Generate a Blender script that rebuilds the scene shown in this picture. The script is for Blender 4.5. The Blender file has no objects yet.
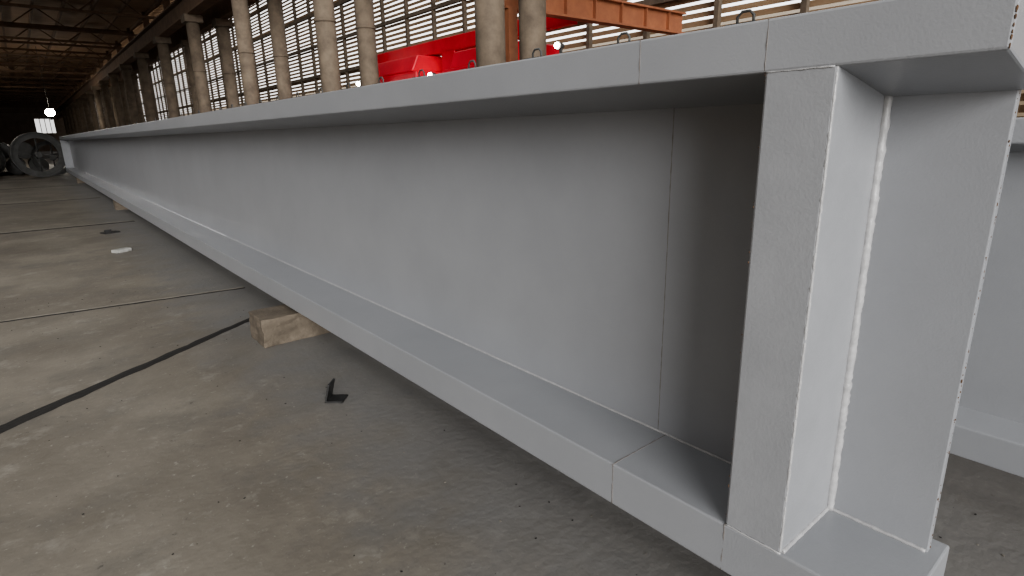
import bpy, bmesh, math, random
from mathutils import Vector, Matrix
random.seed(7)
sc = bpy.context.scene
COL = sc.collection
try: sc.view_settings.look = 'AgX - Medium High Contrast'
except Exception: pass

# ------------------------------------------------------------ materials
def mat(name, c1, c2=None, scale=4.0, rough=0.6, metal=0.0, bump=0.0, bscale=60.0, c3=None, stretch=(1,1,1), spots=None, spray=False, bdist=.01):
    m = bpy.data.materials.new(name); m.use_nodes = True
    nt = m.node_tree; N = nt.nodes; L = nt.links
    b = N['Principled BSDF']
    b.inputs['Roughness'].default_value = rough
    b.inputs['Metallic'].default_value = metal
    tc = N.new('ShaderNodeTexCoord'); mp = N.new('ShaderNodeMapping')
    mp.inputs['Scale'].default_value = stretch
    L.new(tc.outputs['Object'], mp.inputs['Vector'])
    n = N.new('ShaderNodeTexNoise'); n.inputs['Scale'].default_value = scale
    n.inputs['Detail'].default_value = 8; n.inputs['Roughness'].default_value = 0.65
    L.new(mp.outputs[0], n.inputs['Vector'])
    r = N.new('ShaderNodeValToRGB')
    c2 = c2 or tuple(x*0.8 for x in c1)
    r.color_ramp.elements[0].position = 0.3; r.color_ramp.elements[1].position = 0.7
    r.color_ramp.elements[0].color = (*c2, 1); r.color_ramp.elements[1].color = (*c1, 1)
    if c3:
        e = r.color_ramp.elements.new(0.5); e.color = (*c3, 1)
    L.new(n.outputs['Fac'], r.inputs['Fac'])
    out = r.outputs['Color']
    for sp in (spots or []):
        sscale, thr, wid, scol = sp
        n3 = N.new('ShaderNodeTexNoise'); n3.inputs['Scale'].default_value = sscale
        n3.inputs['Detail'].default_value = 9; n3.inputs['Roughness'].default_value = 0.7
        L.new(tc.outputs['Object'], n3.inputs['Vector'])
        r3 = N.new('ShaderNodeValToRGB')
        r3.color_ramp.elements[0].position = thr; r3.color_ramp.elements[1].position = thr+wid
        L.new(n3.outputs['Fac'], r3.inputs['Fac'])
        mx = N.new('ShaderNodeMixRGB'); mx.inputs[2].default_value = (*scol, 1)
        L.new(r3.outputs['Color'], mx.inputs[0]); L.new(out, mx.inputs[1]); out = mx.outputs[0]
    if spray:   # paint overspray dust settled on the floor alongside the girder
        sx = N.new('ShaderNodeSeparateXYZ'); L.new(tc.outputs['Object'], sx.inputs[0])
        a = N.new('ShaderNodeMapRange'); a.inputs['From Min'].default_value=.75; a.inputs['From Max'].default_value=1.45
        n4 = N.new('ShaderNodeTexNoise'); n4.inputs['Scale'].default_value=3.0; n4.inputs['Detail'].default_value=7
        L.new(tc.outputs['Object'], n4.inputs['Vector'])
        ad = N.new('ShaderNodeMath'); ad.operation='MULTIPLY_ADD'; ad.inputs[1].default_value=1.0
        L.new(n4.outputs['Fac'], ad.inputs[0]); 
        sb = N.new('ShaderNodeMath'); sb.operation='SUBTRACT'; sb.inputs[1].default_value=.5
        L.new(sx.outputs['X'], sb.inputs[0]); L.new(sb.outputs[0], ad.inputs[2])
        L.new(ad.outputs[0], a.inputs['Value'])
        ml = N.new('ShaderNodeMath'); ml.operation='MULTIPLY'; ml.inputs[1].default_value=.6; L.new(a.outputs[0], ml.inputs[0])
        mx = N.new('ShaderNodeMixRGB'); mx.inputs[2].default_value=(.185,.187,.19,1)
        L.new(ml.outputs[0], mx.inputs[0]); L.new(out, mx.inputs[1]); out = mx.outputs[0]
    L.new(out, b.inputs['Base Color'])
    if bump:
        n2 = N.new('ShaderNodeTexNoise'); n2.inputs['Scale'].default_value = bscale; n2.inputs['Detail'].default_value = 6
        L.new(tc.outputs['Object'], n2.inputs['Vector'])
        bp = N.new('ShaderNodeBump'); bp.inputs['Strength'].default_value = bump; bp.inputs['Distance'].default_value = bdist
        L.new(n2.outputs['Fac'], bp.inputs['Height']); L.new(bp.outputs[0], b.inputs['Normal'])
    return m

def emis(name, col, s):
    m = bpy.data.materials.new(name); m.use_nodes = True
    b = m.node_tree.nodes['Principled BSDF']
    b.inputs['Base Color'].default_value = (*col, 1)
    b.inputs['Emission Color'].default_value = (*col, 1)
    b.inputs['Emission Strength'].default_value = s
    return m

M_paint = mat('grey_primer_paint', (.305,.314,.332), (.27,.279,.296), 1.4, .30, 0.0, .2, 130, bdist=.003)
M_paint2 = mat('grey_primer_stiffener', (.315,.323,.34), (.275,.283,.298), 5, .31, 0.0, .25, 110, bdist=.003)
M_weld = mat('weld_bead', (.47,.47,.475), (.33,.33,.335), 40, .33, 0, .5, 90, bdist=.003)
M_seam = mat('weld_seam_rust', (.22,.21,.2), (.15,.13,.12), 30, .7, 0, .5, 90, bdist=.003)
M_rust = mat('rust_chip', (.16,.09,.05), (.07,.045,.03), 60, .9)
M_conc = mat('concrete_floor_mat', (.215,.195,.160), (.105,.092,.074), .7, .7, 0, .45, 22, c3=(.16,.143,.117),
             spots=[(1.5,.50,.18,(.12,.11,.094)),(3.2,.56,.16,(.235,.22,.19)),(26,.60,.07,(.25,.235,.205)),(12,.64,.06,(.065,.058,.05)),(60,.64,.05,(.30,.285,.255))], spray=True)
M_joint = mat('joint_dark', (.02,.018,.016), (.012,.011,.01), 8, .9, 0, .6, 30)
M_jointl = mat('joint_light', (.24,.22,.19), (.12,.11,.09), 8, .9)
M_col = mat('column_concrete', (.19,.15,.11), (.09,.07,.052), 3, .85, 0, .3, 20)
M_slat = mat('timber_slat', (.34,.23,.14), (.19,.125,.072), 2, .8, stretch=(1,.2,1))
M_tan = mat('shed_cladding', (.36,.29,.21), (.25,.20,.14), 1, .8, stretch=(1,4,1))
M_steel = mat('dark_roof_steel', (.20,.125,.08), (.11,.07,.045), 2, .8)
M_roof = mat('roof_sheet', (.36,.23,.145), (.20,.13,.08), 1.2, .8, stretch=(1,6,1))
M_beamo = mat('orange_primer', (.40,.16,.08), (.26,.10,.055), 4, .6)
M_red = mat('red_paint', (.88,.035,.06), (.70,.025,.045), 2, .35)
M_glass = mat('dark_glass', (.04,.05,.06), (.03,.03,.04), 2, .1)
M_rubber = mat('black_rubber', (.025,.025,.025), (.015,.015,.015), 8, .85)
M_block = mat('concrete_block', (.17,.142,.11), (.085,.07,.053), 7, .9, 0, .7, 40)
M_blk = mat('black_scale_steel', (.055,.055,.055), (.025,.025,.025), 20, .5, .3)
M_white = mat('white_scrap', (.40,.40,.38), (.26,.26,.245), 10, .7)
M_darkst = mat('dark_pipe_steel', (.10,.10,.097), (.05,.05,.048), 4, .6, .2)
M_lamp = emis('lamp_glow', (1,.95,.85), 60)
M_wallg = mat('far_wall_mat', (.32,.26,.21), (.19,.155,.125), 1, .9)

# ------------------------------------------------------------ helpers
def box(bm, x0,x1,y0,y1,z0,z1, mi=0):
    vs = [bm.verts.new(p) for p in ((x0,y0,z0),(x1,y0,z0),(x1,y1,z0),(x0,y1,z0),(x0,y0,z1),(x1,y0,z1),(x1,y1,z1),(x0,y1,z1))]
    for f in ((0,3,2,1),(4,5,6,7),(0,1,5,4),(1,2,6,5),(2,3,7,6),(3,0,4,7)):
        fc = bm.faces.new([vs[i] for i in f]); fc.material_index = mi
    return vs
def prism(bm, pts, y0, y1, mi=0):
    a = [bm.verts.new((p[0],y0,p[1])) for p in pts]; b = [bm.verts.new((p[0],y1,p[1])) for p in pts]
    n = len(pts)
    fs = [bm.faces.new(a), bm.faces.new(b[::-1])]
    for i in range(n):
        fs.append(bm.faces.new((a[i], b[i], b[(i+1)%n], a[(i+1)%n])))
    for f in fs: f.material_index = mi
def cyl(bm, c, r, h, axis='Z', seg=20, mi=0, r2=None):
    rot = {'Z':Matrix.Identity(4), 'X':Matrix.Rotation(math.pi/2,4,'Y'), 'Y':Matrix.Rotation(math.pi/2,4,'X')}[axis]
    g = bmesh.ops.create_cone(bm, cap_ends=True, segments=seg, radius1=r, radius2=r if r2 is None else r2, depth=h, matrix=Matrix.Translation(c) @ rot)
    for v in g['verts']:
        for f in v.link_faces:
            f.material_index = mi
            if len(f.verts)==4: f.smooth=True
def tube(bm, pts, r, jit=0.0, seg=6, mi=0):
    rings = []
    for i,p in enumerate(pts):
        p = Vector(p)
        d = (Vector(pts[min(i+1,len(pts)-1)]) - Vector(pts[max(i-1,0)])).normalized()
        u = d.cross(Vector((0.31,0.11,0.95)))
        if u.length < .1: u = d.cross(Vector((1,0,0)))
        u.normalize(); w = d.cross(u)
        rr = r*(1+random.uniform(-jit,jit))
        rings.append([bm.verts.new(p + u*math.cos(a)*rr + w*math.sin(a)*rr) for a in [2*math.pi*k/seg for k in range(seg)]])
    for i in range(len(rings)-1):
        for k in range(seg):
            f = bm.faces.new((rings[i][k], rings[i][(k+1)%seg], rings[i+1][(k+1)%seg], rings[i+1][k])); f.material_index = mi; f.smooth = True
    for f in (rings[0][::-1], rings[-1]):
        f = bm.faces.new(f); f.material_index = mi
def line(a, b, step=0.02, jit=0.0):
    a = Vector(a); b = Vector(b); n = max(1, int((b-a).length/step))
    return [a.lerp(b, i/n) + Vector([random.uniform(-jit,jit) for _ in range(3)]) for i in range(n+1)]
def obj(name, bm, mats, parent=None, bevel=0, recalc=True, loc=None, rot=None):
    if recalc: bmesh.ops.recalc_face_normals(bm, faces=bm.faces[:])
    me = bpy.data.meshes.new(name); bm.to_mesh(me); bm.free()
    for m in (mats if isinstance(mats,(list,tuple)) else [mats]): me.materials.append(m)
    o = bpy.data.objects.new(name, me); COL.objects.link(o)
    if bevel:
        md = o.modifiers.new('bevel','BEVEL'); md.width = bevel; md.segments = 2; md.limit_method='ANGLE'
    if parent: o.parent = parent
    if loc: o.location = loc
    if rot: o.rotation_euler = rot
    return o
def empty(name, loc=(0,0,0)):
    o = bpy.data.objects.new(name, None); o.location = loc; COL.objects.link(o); return o
B = bmesh.new

# ------------------------------------------------------------ floor
bm = B(); box(bm, -20, 13.2, -9, 152, -.2, 0); obj('floor', bm, M_conc)
bm = B(); box(bm, 13.2, 80, -60, 200, -.3, -.05); box(bm,-80,-20,-60,200,-.3,-.05); box(bm,-20,13.2,-60,-9,-.3,-.05)
obj('ground_outside', bm, mat('yard_ground',(.18,.165,.14),(.12,.11,.09),.5,.9))
bm = B()
def strip(bm, a, b, w, h=.004, mi=0, wob=.006, w2=None):
    a=Vector((a[0],a[1],0)); b=Vector((b[0],b[1],0)); d=(b-a).normalized(); n=Vector((-d.y,d.x,0))
    k=max(2,int((b-a).length/.1)); prev=None
    for i in range(k+1):
        p=a.lerp(b,i/k)+n*random.uniform(-wob,wob); ww=(w+((w2 or w)-w)*i/k)*(1+random.uniform(-.15,.15))
        c=[bm.verts.new(p-n*ww/2+Vector((0,0,.001))), bm.verts.new(p+Vector((0,0,h))), bm.verts.new(p+n*ww/2+Vector((0,0,.001)))]
        if prev:
            for j in (0,1):
                f=bm.faces.new((prev[j],c[j],c[j+1],prev[j+1])); f.material_index=mi
        prev=c
strip(bm,(-6,8.1),(1.71,6.98),.05,.003,0,.008)
strip(bm,(-6,8.14),(1.71,7.02),.035,.006,1,.008)
for y in (14.75, 21.9, 29.2, 36.6):
    strip(bm,(-18,y+.1),(1.6,y),.14,.005,0,.008); strip(bm,(-18,y+.24),(1.6,y+.14),.05,.008,1,.008)
strip(bm,(-6,.62),(1.55,5.78),.24,.006,0,.008,.075)
obj('floor_joint_strips', bm, [M_joint,M_jointl], recalc=False)

# ------------------------------------------------------------ main girder
X0,XW = 1.5,1.83
ZT,ZF,ZS = 1.9425,1.815,1.752
ZB,ZL = .2925,.465
Y0,Y1 = .30,36.0
G = empty('steel_crane_girder',(0,0,0))
bm = B(); prism(bm, [(X0,ZT),(X0,ZF),(XW,ZS),(1.915,ZS+.02),(1.915,ZT)], Y0, Y1); obj('top_flange', bm, M_paint, G, .006)
bm = B(); prism(bm, [(X0,ZL),(X0,ZB),(1.915,ZB),(1.915,ZL)], Y0, Y1); obj('bottom_flange', bm, M_paint, G, .006)
bm = B(); box(bm, XW, 1.86, Y0+.035, Y1-.01, ZL-.02, ZS+.03); obj('web_plate', bm, M_paint, G, .003)
bm = B(); box(bm, X0+.003, XW+.005, .612, .79, ZL-.002, ZF+.004); obj('end_stiffener', bm, M_paint2, G, .007)
bm = B(); box(bm, X0+.01, XW+.01, Y1-.12, Y1-.05, ZL-.01, ZF); obj('far_stiffener', bm, M_paint2, G)
bm = B()
tube(bm, line((XW-.002,.34,ZL+.003),(XW-.002,.61,ZL+.003),.012,.0006), .006,.12)
tube(bm, line((XW-.001,.79,ZL+.002),(XW-.001,8,ZL+.002),.03,.0005), .0045,.15)
tube(bm, [(XW-.001,8,ZL+.002),(XW-.001,36,ZL+.002)], .0045)
tube(bm, line((XW-.003,.609,ZL),(XW-.003,.609,ZS+.005),.012,.0008), .014,.13,8)
tube(bm, line((X0+.007,.616,ZL+.002),(X0+.007,.616,ZF),.012,.0006), .004,.3)
tube(bm, line((X0+.01,.612,ZL+.003),(XW,.612,ZL+.003),.012,.0006), .008,.12,8)
tube(bm, line((X0+.003,.62,ZF),(X0+.003,.79,ZF),.012,.0006), .0028,.3)
tube(bm, line((X0+.003,.612,ZL),(X0+.003,.79,ZL),.012,.0006), .0028,.3)
tube(bm, line((XW-.002,.79,ZL),(XW-.002,.79,ZS),.02,.001), .005,.2)
obj('weld_beads', bm, M_weld, G)
bm = B()
tube(bm, line((X0+.0015,.79,ZB+.004),(X0+.0015,.79,ZL),.012,.0006), .0024,.4)
tube(bm, line((XW+.001,1.29,ZL),(XW+.001,1.29,ZS),.02,.0004), .0022,.3)
tube(bm, line((X0+.001,1.25,ZB+.004),(X0+.001,1.25,ZL),.015,.0005), .0024,.3)
tube(bm, line((X0,1.25,ZL-.001),(XW,1.25,ZL-.001),.015,.0005), .0024,.3)
tube(bm, line((X0+.001,1.19,ZF),(X0+.001,1.19,ZT),.015,.0005), .0022,.3)
tube(bm, line((X0+.001,.79,ZF+.004),(X0+.001,.79,ZT),.015,.0005), .002,.3)
obj('splice_seams', bm, M_seam, G)
bm = B()
def chip(p, s):
    bmesh.ops.create_icosphere(bm, subdivisions=1, radius=s, matrix=Matrix.Translation(p) @ Matrix.Diagonal((1,random.uniform(.4,1),random.uniform(.6,2.4),1)))
for i in range(60):
    chip((XW+random.uniform(0,.02),Y0+.035,random.uniform(ZL,ZS)), random.uniform(.001,.003))
for i in range(26):
    chip((X0+.002, Y0+.002, random.uniform(ZF,ZT)), random.uniform(.001,.003))
for i in range(22):
    chip((X0+.004,.79,random.uniform(ZL,ZF)), random.uniform(.001,.0025))
obj('edge_rust_chips', bm, M_rust, G)
bm = B()
y = .45
while y < 34:
    x = 1.57
    tube(bm, [(x,y,ZT),(x,y,ZT+.028),(x,y+.012,ZT+.04),(x,y+.035,ZT+.04),(x,y+.047,ZT+.028),(x,y+.047,ZT)], .004, 0, 6)
    box(bm, x-.03,x+.03,y-.02,y+.065,ZT-.002,ZT+.008)
    y += .42 if y<6 else .9
obj('rail_clips', bm, M_darkst, G)

def rough_block(name, x0,x1,y0,y1,z1=.245, sx=None):
    bm = B(); box(bm,x0,x1,y0,y1,0,z1)
    bmesh.ops.subdivide_edges(bm, edges=bm.edges[:], cuts=5, use_grid_fill=True)
    for v in bm.verts:
        v.co.x += random.uniform(-.007,.007); v.co.y += random.uniform(-.007,.007)
        if v.co.z > z1-.001: v.co.z -= random.uniform(0,.004)
    x2 = max(x0+.02, sx or 1.56)
    box(bm,x2,x1-.02,y0+.03,y1-.03,z1-.01,.2925,1)
    obj(name, bm, [M_block,M_darkst], bevel=.005)
rough_block('concrete_support_block',1.25,1.88,4.76,5.12,.24)
rough_block('concrete_support_block.001',1.6,1.9,.33,.6)
rough_block('concrete_support_block.002',1.56,1.9,17.5,17.9)
rough_block('concrete_support_block.003',1.56,1.9,30.5,30.9)

# ------------------------------------------------------------ second girder
G2 = empty('steel_crane_girder.001')
A,W = 2.865,2.99
bm = B(); prism(bm,[(A,1.695),(A,1.60),(W,1.565),(3.22,1.565),(3.22,1.695)],-3,30); obj('top_flange', bm, M_paint, G2, .006)
bm = B(); prism(bm,[(A,.43),(A,.2925),(3.22,.2925),(3.22,.43),(W,.47)],-3,30); obj('bottom_flange', bm, M_paint, G2, .006)
bm = B(); box(bm,W,3.02,-2.98,29.98,.44,1.58); obj('web_plate', bm, M_paint, G2)
rough_block('concrete_support_block.004',2.95,3.2,-2,-1.6,sx=2.97)
rough_block('concrete_support_block.005',2.95,3.2,9,9.4,sx=2.97)
rough_block('concrete_support_block.006',2.95,3.2,24,24.4,sx=2.97)

# ------------------------------------------------------------ columns
first=True
for k in range(-1,18):
    y = 7.35+5.85*k
    bm = B()
    for x,yy in ((5.6,y-.15),(6.7,y+.15)):
        cyl(bm,(x,yy,3.0),.22,6.0,seg=24)
        cyl(bm,(x,yy,.15),.33,.3,seg=24)
        box(bm,x-.3,x+.3,yy-.3,yy+.3,5.75,5.999)
        for z in (2.05,4.1): cyl(bm,(x,yy,z),.235,.05,seg=24)
    obj('concrete_column' if first else 'concrete_column.%03d'%(k+1), bm, M_col); first=False
bm = B()
prism(bm,[(5.4,6),(5.8,6),(5.8,6.05),(5.62,6.05),(5.62,6.65),(5.8,6.65),(5.8,6.7),(5.4,6.7),(5.4,6.65),(5.58,6.65),(5.58,6.05),(5.4,6.05)],-4,150)
prism(bm,[(6.55,6),(6.85,6),(6.85,6.6),(6.55,6.6)],-4,150)
obj('crane_runway_beam', bm, M_steel)

# ------------------------------------------------------------ roof (sheeting left off the near bays to let sunlight in)
bm = B(); box(bm,-16,7,15,150,8.6,8.65); obj('ceiling', bm, M_roof)
bm = B()
for i in range(19): box(bm,-15.8+i*1.25,-15.7+i*1.25,15.1,149.9,8.42,8.6)
for k in range(2,25):
    y=4+6*k
    box(bm,-15.9,6.9,y,y+.12,8.28,8.42); box(bm,-15.9,6.9,y,y+.12,7.3,7.42)
    for i in range(18):
        a=-15.8+i*1.26; tube(bm,[(a,y+.06,7.36 if i%2 else 8.35),(a+1.26,y+.06,8.35 if i%2 else 7.36)],.035,0,5)
obj('roof_truss_frames', bm, M_steel)
bm = B()
for k in range(2,25):
    y=4+6*k
    box(bm,6.55,6.85,y,y+.2,6.6,8.6); box(bm,-15.9,-15.5,y,y+.4,0,8.4)
obj('roof_posts', bm, M_steel)
bm = B(); box(bm,-16.1,-15.95,-9,150,0,8.6); obj('wall_left', bm, M_wallg)

# ------------------------------------------------------------ slatted wall on the right
bm = B()
z=.9
while z<10.2:
    prism(bm,[(13.0,z),(13.03,z),(13.08,z+.125),(13.05,z+.125)],-8,150); z+=.185
for i in range(81):
    y=-8+i*2; box(bm,12.85,12.99,y,y+.12,0,10.6,1)
box(bm,13.0,13.15,-8,150,0,.9)
for z in (3.2,4.7,6.2,7.7,9.2): box(bm,12.84,12.98,-8,150,z,z+.14,1)
obj('wall_right', bm, [M_slat,M_col])
bm = B()
y=-8
while y<150:
    box(bm,7.0,13.1,y,y+.36,10.0,10.06); y+=.55
for x in (8.5,10.5,12.5): box(bm,x,x+.12,-8,150,10.06,10.2)
obj('side_bay_roof_battens', bm, M_slat)
bm=B(); prism(bm,[(26,-.06),(40,-.06),(40,6),(33,8),(26,6)],-20,170)
for i in range(60): box(bm,25.9,26,-20+i*3.1,-19.85+i*3.1,-.06,6)
obj('neighbouring_shed',bm,M_tan)
bm = B(); box(bm,-20,13,150.2,150.6,0,3.5); box(bm,-20,13,150.2,150.6,6.2,11); box(bm,-20,3,150.2,150.6,3.5,6.2); box(bm,6,13,150.2,150.6,3.5,6.2)
for x in (3.7,4.5,5.3): box(bm,x,x+.12,150.2,150.6,3.5,6.2)
obj('wall_far', bm, M_wallg)

# orange cross beam
bm = B()
box(bm,6.9,12.2,8.5,8.52,3.8,4.2)
box(bm,6.9,12.2,8.4,8.64,3.77,3.81); box(bm,6.9,12.2,8.4,8.64,4.19,4.23)
for i in range(6): box(bm,7.6+i*.8,7.62+i*.8,8.42,8.62,3.81,4.19)
box(bm,12.0,12.2,8.4,8.64,0,3.77); box(bm,6.95,7.15,8.4,8.64,0,3.77)
obj('orange_cross_beam', bm, M_beamo)

# ------------------------------------------------------------ red truck crane in side bay
T = empty('red_mobile_crane')
bm = B()
box(bm,8.2,10.3,9.6,17.4,1.0,1.5); box(bm,8.3,10.2,10.0,12.6,1.5,3.2)
prism(bm,[(8.35,3.2),(10.15,3.2),(10.0,3.6),(8.5,3.6)],10.2,12.4)
box(bm,8.3,10.2,13.9,17.2,1.5,3.3)
prism(bm,[(8.3,3.3),(10.2,3.3),(10.0,3.72),(8.5,3.72)],14.1,17.1)
obj('body', bm, M_red, T, .04)
bm = B(); box(bm,8.27,8.31,10.4,11.3,2.1,2.9); box(bm,8.27,8.31,11.5,12.4,2.1,2.9); box(bm,8.27,8.31,14.7,16.5,2.2,2.9); box(bm,8.5,10.0,9.97,10.01,2.0,2.95)
obj('windows', bm, M_glass, T)
bm = B()
for y in (11.0,12.4,15.0,16.3):
    for x in (8.35,10.15): cyl(bm,(x,y,.5),.5,.3,'X',24)
obj('wheels', bm, M_rubber, T)
bm = B(); box(bm,9.0,9.4,10.2,17.6,3.75,4.1); box(bm,9.1,9.3,9.0,10.2,3.8,4.05); box(bm,9.0,9.4,13.1,13.7,1.5,3.8)
obj('boom', bm, M_red, T, .02)

def lamp(name, p, r=.09):
    e = empty(name)
    bm = B(); cyl(bm,(p[0]+.06,p[1],p[2]),r*1.5,.14,'X',16,r2=r*.8)
    box(bm,p[0]+.05,p[0]+.1,p[1]-.02,p[1]+.02,0,p[2])
    obj('housing', bm, M_darkst, e)
    bm = B(); bmesh.ops.create_uvsphere(bm,u_segments=12,v_segments=8,radius=r,matrix=Matrix.Translation((p[0]-.03,p[1],p[2]))); obj('bulb', bm, M_lamp, e)
lamp('work_lamp',(7.9,8.15,3.2),.05)
lamp('work_lamp.001',(7.7,12.2,3.02),.05)
lamp('work_lamp.002',(7.7,16.0,3.1),.06)
M_hb = emis('high_bay_glow',(1,.95,.85),150)
for i,(x,y,z) in enumerate(((2.2,58,3.9),(-4,46,6.3),(-4,76,6.3))):  # lamps after the first are out of view, added to brighten the roof
    e=empty('high_bay_lamp' if i==0 else 'high_bay_lamp.%03d'%i)
    bm=B(); cyl(bm,(x,y,z+.2),.32,.3,'Z',20,r2=.1); cyl(bm,(x,y,(z+.2+8.6)/2),.015,8.6-z-.2,'Z',8); obj('housing',bm,M_darkst,e)
    bm=B(); bmesh.ops.create_uvsphere(bm,u_segments=16,v_segments=10,radius=.3,matrix=Matrix.Translation((x,y,z))); obj('diffuser',bm,M_hb,e)

# ------------------------------------------------------------ far end clutter
def ring(name, c, R, r, w, tilt):
    bm = B(); seg=40
    prof=[(R,-w/2),(R,w/2),(R-.06,w/2),(R-.06,w*.3),(r,w*.3),(r,-w*.3),(R-.06,-w*.3),(R-.06,-w/2)]
    rings=[]
    for i in range(seg):
        a=2*math.pi*i/seg
        rings.append([bm.verts.new((p[0]*math.cos(a),p[1],p[0]*math.sin(a))) for p in prof])
    for i in range(seg):
        q=rings[(i+1)%seg]; p=rings[i]
        for k in range(len(prof)): bm.faces.new((p[k],q[k],q[(k+1)%len(prof)],p[(k+1)%len(prof)]))
    for i in range(4):
        a=math.pi*i/2; d=Vector((math.cos(a),0,math.sin(a)))
        tube(bm,[d*.1,d*(r+.02)],.035,0,6)
    cyl(bm,(0,0,0),.14,w*.7,'Y',20)
    obj(name,bm,M_darkst,loc=c,rot=(0,0,tilt))
ring('steel_wheel',(.6,37.5,1.1),1.09,.8,.5,.1)
ring('steel_wheel.001',(1.2,39.3,.9),.89,.68,.4,-.2)
ring('steel_wheel.002',(-1.6,41,.9),.89,.7,.4,.5)
bm=B()
for i,(x,y,z) in enumerate(((-1.4,45,.45),(-.4,45,.45),(.6,45,.45),(-.9,45,1.3),(.1,45,1.3))):
    cyl(bm,(x,y,z),.44,6,'Y',24)
obj('steel_pipe_stack',bm,M_darkst)
bm=B(); box(bm,-3,-1.1,38,39,0,.6); box(bm,-2.8,-1.4,38.1,38.9,.6,1.0); obj('steel_crate',bm,M_wallg,bevel=.03)

# ------------------------------------------------------------ small things on the floor
bm=B()
prism(bm,[(0,0),(.12,0),(.12,.012),(.014,.012),(.045,.125),(.033,.13)],0,.11)
obj('angle_iron_offcut',bm,M_blk,bevel=.002,loc=(1.22,3.44,.0),rot=(0,0,-.75))
bm=B(); box(bm,-.12,.12,-.07,.07,0,.05); box(bm,-.1,.06,-.09,-.07,0,.035); obj('white_wood_offcut',bm,M_white,bevel=.01,loc=(.92,10.75,0),rot=(0,0,.5))
bm=B(); box(bm,-.12,.14,-.1,.1,0,.02); box(bm,-.12,.0,-.1,-.08,.02,.08); obj('steel_bracket_scrap',bm,M_blk,loc=(1.0,13.2,0),rot=(0,0,.3))
bm=B()
for i in range(520):
    if i<380: x=random.uniform(-1.5,1.7); y=random.uniform(1.0,9)
    else: x=random.uniform(2.0,3.0); y=random.uniform(-.6,2)
    s=random.uniform(.0015,.005)
    bmesh.ops.create_icosphere(bm,subdivisions=1,radius=s,matrix=Matrix.Translation((x,y,s*.4))@Matrix.Rotation(random.random()*3,4,'Z')@Matrix.Diagonal((1.6,1,.6,1)))
bm.faces.index_update()
for f in bm.faces: f.material_index = 1 if (f.index//20)%2 else 0
obj('floor_grit',bm,[M_joint,M_jointl])
bm=B(); box(bm,0,.09,0,.03,0,.012); box(bm,.02,.05,.03,.06,0,.01); obj('steel_scrap_piece',bm,M_blk,loc=(2.25,.42,0),rot=(0,0,.7))

# ------------------------------------------------------------ light : hazy sky, brighter towards +X
w = bpy.data.worlds.new('hazy_sky'); sc.world = w; w.use_nodes = True
nt=w.node_tree; N=nt.nodes; L=nt.links; bg=N['Background']; bg.inputs[0].default_value=(1,.985,.965,1)
tc=N.new('ShaderNodeTexCoord'); dt=N.new('ShaderNodeVectorMath'); dt.operation='DOT_PRODUCT'; dt.inputs[1].default_value=Vector((.85,.45,.3)).normalized()
L.new(tc.outputs['Generated'],dt.inputs[0])
mr=N.new('ShaderNodeMapRange'); mr.inputs['From Min'].default_value=.3; mr.inputs['From Max'].default_value=.9; mr.inputs['To Min'].default_value=.5; mr.inputs['To Max'].default_value=2.6
L.new(dt.outputs['Value'],mr.inputs['Value']); L.new(mr.outputs[0],bg.inputs[1])
s = bpy.data.lights.new('sun','SUN'); s.energy=4.1; s.angle=math.radians(34); s.color=(1,.985,.965)
so = bpy.data.objects.new('sun',s); COL.objects.link(so)
so.rotation_euler = Vector((.44,.93,-.31)).to_track_quat('-Z','Y').to_euler()

# ------------------------------------------------------------ camera
cam = bpy.data.cameras.new('camera'); cam.sensor_width=36; cam.lens=36*575/1024; cam.clip_start=.02; cam.clip_end=500
co = bpy.data.objects.new('camera',cam); COL.objects.link(co)
r=Vector((.7692,-.6385,-.0209)); u=Vector((.1822,.1882,.9652)); f=Vector((.6126,.7463,-.2607))
m=Matrix((( r.x,u.x,-f.x,0),(r.y,u.y,-f.y,0),(r.z,u.z,-f.z,1.68),(0,0,0,1)))
co.matrix_world=m
sc.camera=co
